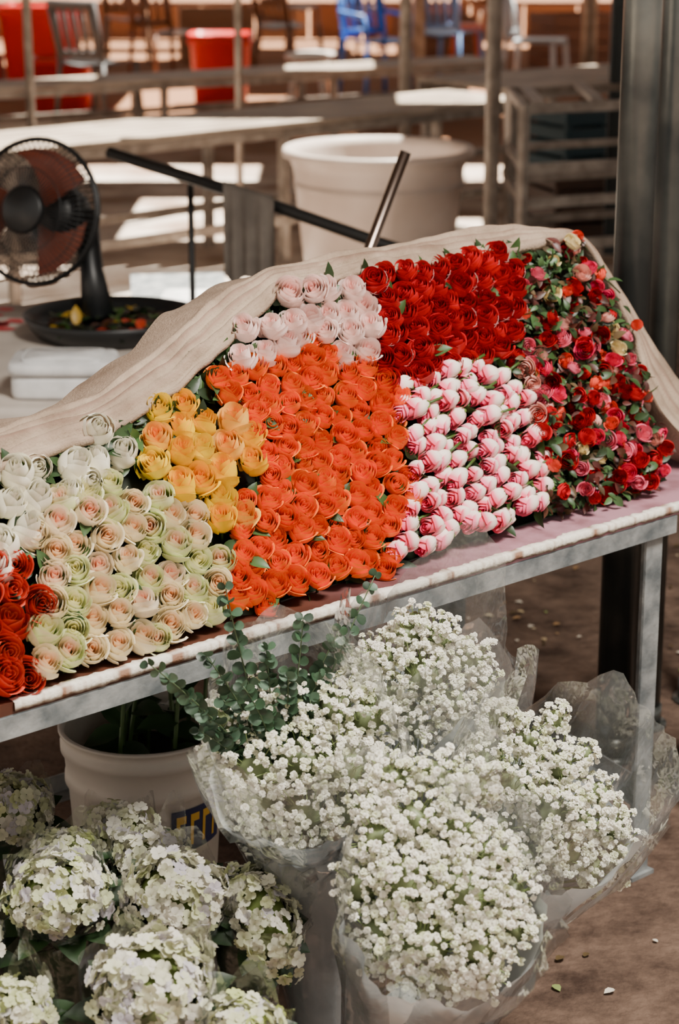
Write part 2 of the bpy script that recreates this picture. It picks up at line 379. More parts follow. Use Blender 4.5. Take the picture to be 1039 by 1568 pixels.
# ------------------------------------------------------------ stall table
tab=empty('flower_stall_table')
R3=np.stack([T1,T2,Z3])
M_board=bpy.data.materials.new('stained_board'); M_board.use_nodes=True
nt=M_board.node_tree;N=nt.nodes;L=nt.links;b=N['Principled BSDF'];b.inputs['Roughness'].default_value=.6
at=N.new('ShaderNodeAttribute');at.attribute_name='Col';tc=N.new('ShaderNodeTexCoord');ns=N.new('ShaderNodeTexNoise');ns.inputs['Scale'].default_value=18;ns.inputs['Detail'].default_value=8
rp=N.new('ShaderNodeValToRGB');rp.color_ramp.elements[0].position=.35;rp.color_ramp.elements[1].position=.6;rp.color_ramp.elements[0].color=(.5,.4,.38,1);rp.color_ramp.elements[1].color=(1,1,1,1)
mx=N.new('ShaderNodeMix');mx.data_type='RGBA';mx.blend_type='MULTIPLY';mx.inputs['Factor'].default_value=.8
L.new(tc.outputs['Object'],ns.inputs['Vector']);L.new(ns.outputs['Fac'],rp.inputs['Fac']);L.new(at.outputs['Color'],mx.inputs['A']);L.new(rp.outputs['Color'],mx.inputs['B']);L.new(mx.outputs['Result'],b.inputs['Base Color'])
mb=MB();P=[];C_=[];nn=46
for i in range(nn):
    s=-.25+2.3*i/(nn-1); k=np.clip((s-.35)/.45,0,1); c=mix(lin('#a87c88'),lin('#4e2818'),k)
    P.append([TP(s,0.0,.682),TP(s,0.0,.7),TP(s,.88,.7),TP(s,.88,.682),TP(s,0.0,.682)]); C_.append([c]*5)
mb.grid(P,col=np.array(C_)); mb.obj('tabletop_board',M_board,tab,smooth=False)
mb=MB(); nn=520; P=[];C_=[]
for i in range(nn):
    s=-.25+1.60*i/(nn-1); j=lambda a,q:noise.noise(Vector((s*a,q,0)))
    zt=.7012+.0006*j(30,1); d1=.012+.007*j(18,3)+.007*j(60,4)+.003*j(150,5)
    hb=.687+.002*j(14,6)+.003*j(60,9)
    P.append([TP(s,d1+.002,.6999),TP(s,d1,zt),TP(s,.002,zt),TP(s,-.0035,.6998),TP(s,-.004,.693),TP(s,-.0035,hb),TP(s,.0,hb-.0005)])
    rust=max(0,j(32,12)-.02)*1.9+max(0,j(120,15))*1.0; c=mix(lin('#e2dccf'),lin('#84583e'),min(.9,rust)); c2=mix(c,lin('#523020'),.8); C_.append([c2,c,mix(c,lin('#eeeae2'),.5),c,c,c2,c2])
mb.grid(P,col=np.array(C_)); mb.obj('white_painted_edge',mk('chipped_white_paint',attr=True,rough=.85,ns=25,bump=.3,bs=150,spec=.2),tab)
mb=MB()
zs=.681
mb.angle(TP(-.01,0.0,zs),TP(2.0,0,zs),.031,.004,T2,-Z3)
mb.angle(TP(2.0,.84,zs),TP(.2,.84,zs),.031,.004,-T2,-Z3)
bl=np.array([.23,4.10,0.])
legs=[(TP(.015,.01,0),T1,T2),(TP(1.93,.01,0),-T1,T2),(TP(1.93,.82,0),-T1,-T2),(bl,T1,-T2)]
for p,y,z in legs:
    q=p.copy();q[2]=.677;p=p.copy();p[2]=.0
    mb.angle(p,q,.042,.005,y,z); mb.box(p+Z3*.004+y*.02+z*.02,(.06,.06,.008),R3)
f0=legs[0][0].copy()
for zz in (.14,.65):
    a=f0.copy();a[2]=zz;b_=bl.copy();b_[2]=zz; mb.angle(a,b_,.035,.004,T1,Z3 if zz<.3 else -Z3)
a=legs[3][0].copy();a[2]=.14;b_=legs[2][0].copy();b_[2]=.14; mb.angle(a,b_,.035,.004,-T2,Z3)
mb.obj('steel_frame',M_steel2,tab,smooth=False)
# stall poles
for (x,y,rr) in [(.565,4.0,.037),(.655,4.16,.030),(.78,4.3,.03)]:
    mb=MB(); mb.tube([(x,y,.006),(x,y,3.15)],rr,24); mb.tube([(x,y,0),(x,y,.01)],rr*1.5,24)
    mb.tube([(x,y,.01),(x,y,.05)],rr*1.12,24)
    mb.obj('steel_pole',mk('dark_galv_pole','#3e4242','#666864',rough=.3,metal=.6,ns=6,bump=.05))
# ------------------------------------------------------------ baby's breath bouquets
def floret_t(seed):
    r=random.Random(seed);V=[];F=[]
    for (n,tilt,ln) in ((6,72,1.0),(5,40,.95),(3,12,.8)):
        for k in range(n):
            a=k*6.283/n+r.uniform(-.3,.3); t=math.radians(tilt+r.uniform(-10,10)); l=ln*r.uniform(.85,1.1)
            n0=len(V)
            for j,(v,w) in enumerate(((0,.12),(.55,.42),(1,.28))):
                tt=t*(.7+.3*v)+.35*v*v; rad=math.sin(tt)*v*l; z=math.cos(tt)*v*l
                for i in (-1,0,1):
                    ww=w*i; zz=z-.1*abs(i)*(-1 if j==1 else 1)
                    V.append((rad*math.cos(a)-ww*math.sin(a),rad*math.sin(a)+ww*math.cos(a),zz+.02*i))
            for j in range(2):
                for i in range(2):
                    q=n0+j*3+i;F.append((q,q+1,q+4,q+3))
    return np.array(V),F
FLO=[floret_t(i) for i in range(5)]
M_paper=mk('white_wrapping_paper','#a8b2b8','#dde2e4',rough=.45,ns=6,bump=.5,bs=18,transl=.2)
M_clear=mk_plastic('clear_cellophane','#eef2f3',.12,.75)
M_clear2=mk_plastic('thin_cellophane','#e6ecee',.02,.45)
def wrap_cone(mb,apex,cen,axis,r0,r1,seed,n=72,ext=0.,amp=.05,rows=14,tipvar=.03):
    P=[]
    for j in range(rows):
        t=j/(rows-1); row=[]
        for i in range(n):
            a=2*math.pi*i/n
            tt=t*(1+ext+tipvar*noise.noise(Vector((math.cos(a)*1.2,math.sin(a)*1.2,seed))))
            d0=nrm(cen-apex); ctl=cen-nrm(axis)*np.linalg.norm(cen-apex)*.35
            if tt<=1: c=(1-tt)**2*apex+2*tt*(1-tt)*ctl+tt*tt*cen
            else: c=cen+nrm(axis)*(tt-1)*np.linalg.norm(cen-apex)
            d=nrm(mix(d0,nrm(axis),min(tt,1)))
            B=basis(d)
            rr=r0+(r1-r0)*min(tt,1)**.9
            rr*=1+amp*t*(noise.noise(Vector((math.cos(a)*2.2,math.sin(a)*2.2,seed+t*1.2)))+.6*noise.noise(Vector((math.cos(a)*7,math.sin(a)*7,seed+t*2))))
            row.append(c+rr*(math.cos(a)*B[0]+math.sin(a)*B[1]))
        P.append(row)
    mb.grid(P,True)
K=.00060
def gyp(cen,apex,axis,blobs,seed,r1,sleeve=.25,depth=.45,pc0=None,sr=1.10):
    r_=random.Random(seed); par=empty('babys_breath_bouquet'); cen=np.array(cen);apex=np.array(apex);A=nrm(axis)
    mb=MB();st=MB(); bl=[]
    for (dx,dy,rr) in blobs:
        dz=-dy*K
        bl.append((cen+np.array([dx*K, dz*depth+(dx*K)**2*2.0+(dz**2)*2.0, dz*1.0]),rr*K))
    mid=np.mean([b[0] for b in bl],axis=0)
    for bi,(bc,br) in enumerate(bl):
        nf=int(1.75*4*math.pi*br*br*.72/(.0110**2))
        for i in range(nf):
            d=np.array([r_.gauss(0,1) for _ in range(3)]);d/=np.linalg.norm(d)
            if d@nrm(A+np.array([0,-.6,0]))<-.45: continue
            rr=br*(r_.uniform(.74,1.18) if i%6 else r_.uniform(1.1,1.5))
            p=bc+d*rr
            if any(np.linalg.norm(p-ob[0])<ob[1]*.70 for oi,ob in enumerate(bl) if oi!=bi): continue
            dw=nrm(d*.7+A*.5+np.array([r_.uniform(-.6,.6) for _ in range(3)])+np.array([0,-.3,.2]))
            T=r_.choice(FLO); sc=r_.uniform(.0040,.0068)*(1 if r_.random()>.15 else .55)
            c=mix(lin('#f7f4e8'),lin('#dbe0b8'),r_.random()**3.5)
            mb.add((T[0]*sc)@basis(dw,r_.uniform(0,6))+p,T[1],c)
            if i%2==0:
                q=bc-A*br*.4+d*br*.3
                st.tube([p-dw*.002,(p+q)/2+np.array([r_.uniform(-.004,.004) for _ in range(3)]),q],.0007,3,lin('#9aae70'),cap=False)
        st.ball(bc-A*br*.2,br*.60,14,9,lin('#7d8a60')*r_.uniform(.7,1.1),.3)
        st.tube([apex+Z3*.01+np.array([r_.uniform(-.02,.02),r_.uniform(-.02,.02),0]),mid-A*.12+(bc-mid)*.4,bc],.0022,5,lin('#6f8a45'))
    mb.obj('florets',M_white,par); st.obj('stems',M_leaf,par)
    c0=cen if pc0 is None else np.array(pc0)
    pc=MB(); wrap_cone(pc,apex,c0,A,.03,r1,seed,amp=.14,tipvar=.2); pc.obj('paper_cone',M_paper,par)
    pc=MB(); wrap_cone(pc,apex,c0,A,.035,r1*sr,seed+9,ext=sleeve,amp=.22,tipvar=.35); pc.obj('cellophane_sleeve',M_clear,par)
gyp((-.055,2.66,.57),(-.02,2.74,.01),(-.15,-.45,.85),[(-170,-85,55),(-90,-110,60),(0,-120,60),(80,-120,65),(150,-90,65),(-180,-20,50),(-110,0,75),(0,-20,90),(100,0,85),(180,10,60),(-90,80,65),(10,90,80),(100,100,70),(40,150,45),(160,80,50)],1,.125,pc0=(-.045,2.67,.555))
gyp((.125,2.88,.61),(.08,2.93,.01),(.10,-.25,.95),[(-150,-20,45),(-100,-60,50),(-40,-110,50),(40,-105,50),(110,-50,50),(0,-20,80),(-90,40,60),(70,50,70),(-30,90,70),(110,120,50),(60,150,50),(-20,-140,35),(140,0,40)],2,.115,sleeve=.30,depth=.25,pc0=(.125,2.89,.57),sr=1.28)
gyp((.285,2.71,.475),(.16,2.80,.01),(.35,-.35,.85),[(-90,-190,42),(-30,-150,50),(40,-190,35),(50,-100,55),(-130,-100,55),(-60,-60,70),(30,-10,70),(-100,20,65),(110,-120,30),(60,80,60),(100,10,55),(130,130,45),(180,40,42),(190,100,45),(-40,90,65),(140,-40,40),(120,180,30),(180,160,32)],3,.135)
gyp((.13,2.40,.49),(.03,2.55,.01),(.15,-.6,.8),[(-100,-225,50),(-10,-235,50),(80,-210,45),(-150,-170,45),(-130,-120,62),(-50,-160,62),(40,-140,60),(110,-90,60),(150,-20,55),(-165,-30,55),(-70,-50,85),(50,-30,85),(155,50,50),(-130,50,65),(-30,60,85),(70,70,75),(10,140,55),(-70,130,55),(90,140,45),(-150,120,35)],4,.130,pc0=(.13,2.41,.475))
# ------------------------------------------------------------ hydrangea bouquets
def hyd_t():
    V=[];F=[]
    for k in range(4):
        a=k*math.pi/2+.1*(k%2); n0=len(V)
        for j,(v,w) in enumerate(((.05,.15),(.45,.48),(.8,.50),(1.0,.25))):
            for i in (-1,0,1):
                x=v; y=w*i; z=.45*v-.30*v*v*v+(.14 if i else 0)
                V.append((x*math.cos(a)-y*math.sin(a),x*math.sin(a)+y*math.cos(a),z))
        for j in range(3):
            for i in range(2):
                q=n0+j*3+i;F.append((q,q+1,q+4,q+3))
    return np.array(V),F
HY=hyd_t()
M_wrapg=mk('dark_green_leaf_wrap','#16240f','#2c4424',rough=.45,ns=10,bump=.3,bs=25)
def hyd(cen,r,seed,green=.4,axis=(0.05,-.45,.85),el=(1,1)):
    r_=random.Random(seed); par=empty('hydrangea_bouquet'); cen=np.array(cen,float);A=nrm(axis);B=basis(A)
    mb=MB(); nf=int(290*(r/.065)**2)
    for i in range(nf):
        while True:
            d=np.array([r_.gauss(0,1) for _ in range(3)]);d/=np.linalg.norm(d)
            if d[2]>-.15: break
        p=cen+(np.array([d[0]*el[0],d[1]*el[1],d[2]*.8])*r*r_.uniform(.80,1.08)*(1+.30*noise.noise(Vector(d*2.8)+Vector((seed,0,0)))))@B
        dw=nrm(d@B+np.array([r_.uniform(-.6,.6) for _ in range(3)]))
        g=green-.05+.6*noise.noise(Vector((d[0]*2.5,d[1]*2.5,seed*3.)))
        c=mix(lin('#f0ecdf'),lin('#c2ce7e'),float(np.clip(g+r_.uniform(-.3,.3),0,.95)))
        if r_.random()<.18: c=mix(c,lin('#d4cce6'),.6)
        mb.add((HY[0]*r_.uniform(.0080,.0120))@basis(dw,r_.uniform(0,6))+p,HY[1],c*r_.uniform(.85,1.0))
    P=[]
    for j in range(9):
        ph=math.pi*.65*j/8
        P.append([cen+(np.array([math.sin(ph)*math.cos(2*math.pi*i/20)*el[0],math.sin(ph)*math.sin(2*math.pi*i/20)*el[1],math.cos(ph)*.8])*r*.74)@B for i in range(20)])
    mb.grid(P,True,lin('#6c7c40'))
    mb.obj('flower_head',M_white,par)
    bt=cen-Z3*(cen[2]-.01)+np.array([r_.uniform(-.02,.02),.05,0])
    lf=MB()
    for k in range(9):
        a=k*.7+r_.uniform(-.2,.2); dv=B[0]*math.cos(a)*el[0]+B[1]*math.sin(a)*el[1]
        p=cen-A*r*.6+dv*r*.5
        put_leaf(lf,p,dv*.8+A*.35,A*.7-dv*.5,r*1.05,lin('#34542a')*r_.uniform(.25,.7),leaf_tmpl(7,.2,.25,.36))
    lf.tube([bt,cen-A*r*.3],.005,6,lin('#55702f'))
    lf.obj('leaves',M_leaf,par)
    pc=MB(); wrap_cone(pc,bt,cen-A*r*.25,A,.02,r*1.0,seed,amp=.12,tipvar=.15,n=40); pc.obj('green_wrap',M_wrapg,par)
    pc=MB(); wrap_cone(pc,bt,cen,A,.025,r*1.15,seed+5,ext=.10,amp=.2,tipvar=.3,n=40); pc.obj('cellophane_sleeve',M_clear2,par)
for i,(c,r,g,ax,el) in enumerate([((-.385,2.60,.40),.062,.45,(0,-.45,.85),(1.1,1)),((-.225,2.60,.40),.066,.25,(0.1,-.45,.85),(1.1,1)),((-.235,2.33,.41),.072,.3,(0,-.4,.9),(1.1,1)),
  ((-.50,2.90,.39),.060,.4,(0,-.3,.9),(1,1)),((-.33,2.88,.36),.050,.35,(0,-.3,.9),(1,1)),((-.40,2.76,.37),.048,.5,(0,-.4,.9),(1.2,1)),((-.27,2.75,.375),.050,.25,(.1,-.4,.9),(1.1,1)),
  ((-.105,2.60,.37),.052,.35,(.35,-.5,.7),(.85,1.6)),((-.115,2.27,.39),.046,.6,(.1,-.4,.9),(1,1)),((-.405,2.33,.38),.046,.5,(-.1,-.4,.9),(1,1)),((-.52,2.55,.35),.055,.4,(0,-.4,.9),(1,1)),((-.33,2.11,.36),.06,.4,(0,-.4,.9),(1,1))]):
    hyd(c,r,40+i,g,ax,el)
# ------------------------------------------------------------ eucalyptus
par=empty('eucalyptus_bunch'); lf=MB(); r=random.Random(3)
def rl(n=10):
    V=[(0,0,0)]+[(.5*math.sin(2*math.pi*i/n),.5-.5*math.cos(2*math.pi*i/n),.08*math.sin(4*math.pi*i/n)) for i in range(n)]
    return np.array(V),[(0,i+1,(i+1)%n+1) for i in range(1,n-1)]
RL=rl()
base=np.array([-.085,2.72,.50])
tips=[(-.155,2.69,.82),(-.10,2.69,.73),(-.05,2.71,.77),(.05,2.80,.80),(.0,2.74,.74),(-.25,2.56,.76),(-.21,2.60,.70),(-.13,2.63,.70),(-.07,2.66,.71),(-.16,2.68,.66),(-.02,2.70,.69),(-.10,2.66,.65),(-.18,2.64,.74),(-.04,2.68,.66),(-.13,2.66,.62),(-.19,2.62,.64)]
for t in tips:
    t=np.array(t); m=(base+t)/2+np.array([r.uniform(-.02,.02),-.02,.03]); pts=[]
    for k in range(15):
        u=k/14; pts.append((1-u)**2*base+2*u*(1-u)*m+u*u*t)
    lf.tube(pts,[.002*(1-.6*k/14) for k in range(15)],5,lin('#4d5f42'))
    for k in range(3,15):
        for sgn in (-1,1,0):
            if sgn==0 and r.random()<.4: continue
            d=pts[min(k+1,14)]-pts[k-1]; sd=nrm(np.cross(d,[0,1,.3]))*(sgn or r.uniform(-.3,.3))
            sd=nrm(sd+np.array([r.uniform(-.4,.4) for _ in range(3)])+nrm(d)*.4)
            put_leaf(lf,pts[k],sd,np.array([.1,-1,.6])+.8*np.array([r.uniform(-1,1) for _ in range(3)]),(.025-.012*k/14)*r.uniform(.8,1.2),lin(r.choice(['#4b6a50','#56745c','#3b5a3e','#355238','#2c4630']))*r.uniform(.5,.95),RL)
lf.obj('sprigs',M_leaf,par)
# ------------------------------------------------------------ buckets
M_bucket=mk('white_bucket_plastic','#cfc9bd','#e2ddd3',rough=.45,ns=5,bump=.05)
def bucket(name,x,y,R,H):
    par=empty(name); mb=MB()
    mb.lathe([(0,.004),(R*.80,.0),(R*.82,.01),(R*.93,H*.72),(R*.97,H*.73),(R*.965,H*.77),(R*.95,H*.78),(R*.97,H*.88),(R*1.01,H*.89),(R*1.01,H*.93),(R*.98,H*.94),(R*.985,H*.98),(R*1.03,H*.985),(R*1.03,H),(R*.98,H),(R*.95,H*.97),(R*.80,.02),(0,.015)],(x,y,0),56)
    mb.obj('bucket_body',M_bucket,par)
    mb=MB()
    def patch(a0,a1,z0,z1,col,lift=.0012):
        P=[]
        for j in range(2):
            z=z0+(z1-z0)*j; rr=R*(.82+(.93-.82)*(z/(H*.72)))+lift
            P.append([(x+rr*math.cos(a0+(a1-a0)*i/12),y+rr*math.sin(a0+(a1-a0)*i/12),z) for i in range(13)])
        mb.grid(P,col=lin(col))
    patch(-1.15,-.25,H*.46,H*.68,'#1c2a55'); patch(-1.9,-1.4,H*.3,H*.45,'#b8322a')
    for k in range(4):
        a=-1.08+k*.21
        for (a0,a1,z0,z1) in ((0,.05,.49,.65),(.05,.14,.61,.65)): patch(a+a0,a+a1,H*z0,H*z1,'#e2b640',.002)
    mb.obj('printed_label',mk('label_print',attr=True,rough=.5),par); return par
bp_=bucket('plastic_bucket',-.335,3.32,.142,.36)
mb=MB(); mb.lathe([(0,.29),(.125,.29)],(-.335,3.32,0),40,col=lin('#1a211a'))
r=random.Random(8)
for k in range(12):
    a=r.uniform(0,6.28);q=r.uniform(0,.09); p=np.array([-.335+q*math.cos(a),3.32+q*math.sin(a),.05]); t=p+np.array([r.uniform(-.06,.08),r.uniform(-.05,.05),.52])
    mb.tube([p,t],.004,6,lin('#4c6a34'))
    for j in range(4): put_leaf(mb,p+(t-p)*r.uniform(.5,.95),(r.uniform(-1,1),r.uniform(-1,1),r.uniform(-.2,.8)),(0,-.6,1),.07,lin('#2e4a28')*r.uniform(.6,1.2))
mb.obj('stems_in_bucket',M_leaf,bp_)
bucket('plastic_bucket',.81,3.74,.155,.37)
# ------------------------------------------------------------ floor, wall, unseen shade roof
mb=MB(); mb.grid([[(-14,-3,0),(14,-3,0)],[(-14,45,0),(14,45,0)]])
fm=bpy.data.materials.new('market_floor');fm.use_nodes=True;nt=fm.node_tree;N=nt.nodes;L=nt.links;b=N['Principled BSDF'];b.inputs['Roughness'].default_value=.92;b.inputs['Specular IOR Level'].default_value=.15
tc=N.new('ShaderNodeTexCoord');sx=N.new('ShaderNodeSeparateXYZ');L.new(tc.outputs['Object'],sx.inputs[0])
n1=N.new('ShaderNodeTexNoise');n1.inputs['Scale'].default_value=7;n1.inputs['Detail'].default_value=10;n1.inputs['Roughness'].default_value=.7;L.new(tc.outputs['Object'],n1.inputs['Vector'])
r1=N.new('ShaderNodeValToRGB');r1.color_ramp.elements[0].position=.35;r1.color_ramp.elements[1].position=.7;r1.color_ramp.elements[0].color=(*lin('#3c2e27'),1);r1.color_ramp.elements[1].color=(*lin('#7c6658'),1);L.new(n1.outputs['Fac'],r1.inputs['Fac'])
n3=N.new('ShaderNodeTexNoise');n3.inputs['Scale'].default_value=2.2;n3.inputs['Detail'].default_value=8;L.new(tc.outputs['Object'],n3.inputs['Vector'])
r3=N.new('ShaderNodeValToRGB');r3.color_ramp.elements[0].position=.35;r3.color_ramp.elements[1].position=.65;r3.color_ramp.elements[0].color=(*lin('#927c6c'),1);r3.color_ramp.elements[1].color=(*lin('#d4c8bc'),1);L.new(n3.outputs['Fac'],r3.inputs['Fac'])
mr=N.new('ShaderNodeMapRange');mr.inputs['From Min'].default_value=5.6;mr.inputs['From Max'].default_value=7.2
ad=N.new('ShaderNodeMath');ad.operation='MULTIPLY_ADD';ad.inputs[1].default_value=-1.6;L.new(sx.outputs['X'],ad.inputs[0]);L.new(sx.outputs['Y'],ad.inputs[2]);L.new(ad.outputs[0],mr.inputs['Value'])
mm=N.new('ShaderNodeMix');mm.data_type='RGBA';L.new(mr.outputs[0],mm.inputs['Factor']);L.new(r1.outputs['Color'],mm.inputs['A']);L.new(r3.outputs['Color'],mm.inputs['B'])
mr2=N.new('ShaderNodeMapRange');mr2.inputs['From Min'].default_value=12.5;mr2.inputs['From Max'].default_value=14.5;L.new(sx.outputs['Y'],mr2.inputs['Value'])
m3=N.new('ShaderNodeMix');m3.data_type='RGBA';L.new(mr2.outputs[0],m3.inputs['Factor']);L.new(mm.outputs['Result'],m3.inputs['A']);m3.inputs['B'].default_value=(*lin('#90694f'),1)
L.new(m3.outputs['Result'],b.inputs['Base Color'])
n4=N.new('ShaderNodeTexNoise');n4.inputs['Scale'].default_value=45;n4.inputs['Detail'].default_value=6;L.new(tc.outputs['Object'],n4.inputs['Vector'])
bp=N.new('ShaderNodeBump');bp.inputs['Strength'].default_value=.6;bp.inputs['Distance'].default_value=.02;L.new(n4.outputs['Fac'],bp.inputs['Height']);L.new(bp.outputs['Normal'],b.inputs['Normal'])
mb.obj('floor',fm,smooth=False)
mb=MB(); r=random.Random(2)
for k in range(26): mb.box((-7+k*.58,23.2,.2),(.55,.08,.40-.05*r.random()),col=lin(r.choice(['#966648','#86583e','#a07250','#a47c5e'])))
mb.box((0.5,23.1,.40),(15,.1,.04),col=lin('#6a4e40'))
mb.obj('wall_back',mk('brown_boards',attr=True,rough=.8),smooth=False)
SUN=np.array([-.25,-.35,-1.])
mb=MB(); r=random.Random(21)
cw,cd=.62,.7
holes=[(-1.15,9.6),(-1.0,10.6),(-1.05,11.6),(-1.4,12.8),(-.7,12.6),(.5,14.5),(.75,12.6),(-.3,14.8),(-2.2,14),(-.75,9.2),(1.3,16.4),(-.95,8.2),(-1.2,8.7),(-.4,8.3),(.1,9.6),(.3,10.4),(-.8,7.4)]
hs=[]
for hx,hy in holes: hs.append((hx-SUN[0]*3.2,hy-SUN[1]*3.2))
for i in range(-16,20):
    for j in range(0,29):
        x=i*cw;y=3.4+j*cd
        if any(abs(x-a)<cw*.5 and abs(y-b_)<cd*.5 for a,b_ in hs): continue
        if y>14 and r.random()<.12: continue
        mb.box((x,y,3.2),(cw,cd,.02))
mb.obj('unseen_shade_roof',mk('shade_roof_sheet','#746658',rough=.8),smooth=False)  # out-of-view roof added for shade, gaps placed to throw sun patches
# fallen petals
mb=MB(); r=random.Random(4)
for k in range(170):
    x,y=(r.uniform(.1,1.1),r.uniform(4.4,5.6)) if k<120 else (r.uniform(.3,1.2),r.uniform(2.2,3.3))
    put_leaf(mb,np.array([x,y,.004+r.random()*.004]),(r.uniform(-1,1),r.uniform(-1,1),.05),(0,0,1),r.uniform(.008,.026),lin(r.choice(['#d8c8a8','#c9b48c','#8a9a5a','#e6ddcc','#a8845a','#5a4a30','#5a4a30'])),leaf_tmpl(4,.2,.1,.4))
mb.obj('fallen_petals',M_leaf)
# ------------------------------------------------------------ background furniture
def plank_table(name,p0,p1,depth,z,npl=6,col=('#8a7b6c','#b2a392')):
    par=empty(name); p0=np.array([*p0,0.]);p1=np.array([*p1,0.]);d=nrm(p1-p0);b=np.array([-d[1],d[0],0]);L_=np.linalg.norm(p1-p0)
    mb=MB();R=np.stack([d,b,Z3])
    for k in range(npl): mb.box((p0+p1)/2+b*depth*(k+.5)/npl+Z3*(z-.012),(L_,depth/npl-.012,.024),R)
    mb.obj('planks',mk('grey_planks_'+name,*col,rough=.5,ns=4,bump=.2),par,smooth=False)
    mb=MB()
    for t in (.02,.35,.66,.98):
        for q in (.03,depth-.03):
            c=p0+(p1-p0)*t+b*q; mb.beam(c,c+Z3*(z-.03),.04,.04)
    for q in (.03,depth-.03):
        for zz in (z-.05,.2): mb.beam(p0+b*q+Z3*zz,p1+b*q+Z3*zz,.03,.04)
    mb.obj('frame',M_steel,par,smooth=False)
plank_table('market_bench_table',(-2.6,7.55),(.98,10.80),.62,.65)
plank_table('market_bench_table',(.9,11.3),(3.2,13.0),.8,.65)
plank_table('market_bench_table',(-2.4,13.2),(1.2,15.4),.5,.45,4)
for (x,y,rr) in [(-1.50,10.3,.022),(-.55,11.6,.02),(.36,11.7,.032),(.60,8.30,.03),(-1.72,10.1,.026),(.62,16.8,.05),(1.9,16.3,.06)]:
    mb=MB(); mb.tube([(x,y,0),(x,y,3.18)],rr,16); mb.tube([(x,y,0),(x,y,.012)],rr*2,16); mb.obj('steel_pole',M_steel)
par=empty('steel_rack'); mb=MB()
for x,y in ((.74,8.5),(1.7,8.9),(.74,9.2),(1.7,9.6)): mb.beam((x,y,0),(x,y,.86),.035,.035)
for zz in (.28,.46,.6,.84):
    mb.beam((.74,8.5,zz),(1.7,8.9,zz),.025,.04); mb.beam((.74,9.2,zz),(1.7,9.6,zz),.025,.03)
    mb.beam((.74,8.5,zz),(.74,9.2,zz),.025,.03); mb.beam((1.7,8.9,zz),(1.7,9.6,zz),.025,.03)
for k in range(4): mb.beam((.80+.25*k,8.53+.1*k,.86),(.80+.25*k,9.2+.1*k,.86),.05,.02)
mb.obj('frame',M_steel,par,smooth=False)
def crate(x,y,w,d,h,rot,col,z0=0):
    par=empty('slatted_crate'); mb=MB(); c,s=math.cos(rot),math.sin(rot); R=np.array([[c,s,0],[-s,c,0],[0,0,1.]])
    def B_(p,dm): mb.box(np.array(p)@R+np.array([x,y,z0]),dm,R)
    for k in range(4):
        z=h*(k+.5)/4
        for sg in (-1,1): B_((0,sg*d/2,z),(w,.015,h/4-.02)); B_((sg*w/2,0,z),(.015,d,h/4-.02))
    for a in (-1,1):
        for b_ in (-1,1): B_((a*(w/2-.015),b_*(d/2-.015),h/2),(.03,.03,h))
    B_((0,0,.01),(w,d,.015))
    mb.obj('slats',mk('crate_'+col,col,rough=.6),par,smooth=False)
crate(1.25,10.6,.5,.4,.32,.3,'#4a3428');crate(1.22,10.6,.45,.38,.3,.5,'#24404a',.33);crate(-3.0,17.2,.55,.4,.34,.2,'#8f2016');crate(.95,20.5,.6,.5,.45,.1,'#966648');crate(-1.2,20.8,.7,.5,.5,.1,'#a07454');crate(2.2,20.0,.7,.5,.5,.4,'#8a5a40')
mb=MB(); mb.box((1.42,9.95,.6),(.32,.04,1.2)); mb.box((1.42,9.92,.6),(.26,.02,1.1)); mb.obj('dark_cabinet_panel',mk('dark_panel','#1b2020','#2a3030',rough=.5,ns=3),smooth=False)
# tub
mb=MB(); R=.40
mb.lathe([(0,.01),(R*.76,.0),(R*.79,.02),(R*.93,.52),(R*.97,.57),(R*1.04,.575),(R*1.05,.595),(R*1.03,.61),(R*.95,.605),(R*.92,.57),(R*.77,.04),(0,.035)],(.17,9.15,0),64)
mb.lathe([(R*.905,.44),(R*.925,.445),(R*.93,.46),(R*.915,.47)],(.17,9.15,0),64)
mb.obj('white_plastic_tub',mk('tub_plastic','#c8b8ac','#ddd0c6',rough=.4,ns=3,transl=.2))
def bin_(x,y,w,h,name='red_bin'):
    mb=MB()
    def sq(w_,z,n=28):
        return [(x+w_/2*np.sign(math.cos(a))*abs(math.cos(a))**.35,y+w_/2*np.sign(math.sin(a))*abs(math.sin(a))**.35,z) for a in [2*math.pi*i/n for i in range(n)]]
    mb.grid([sq(.01,.003),sq(w*.78,.0),sq(w*.80,.01),sq(w*.93,h*.86),sq(w,h*.87),sq(w,h*.99),sq(w*.97,h),sq(w*.9,h),sq(w*.78,.03),sq(.01,.03)],True)
    mb.obj(name,mk('red_plastic','#d01408','#e42414',rough=.4,ns=2))
bin_(-.93,16.7,.50,.55);bin_(-2.12,16.3,.50,.40);bin_(-2.5,18.0,.70,.70)
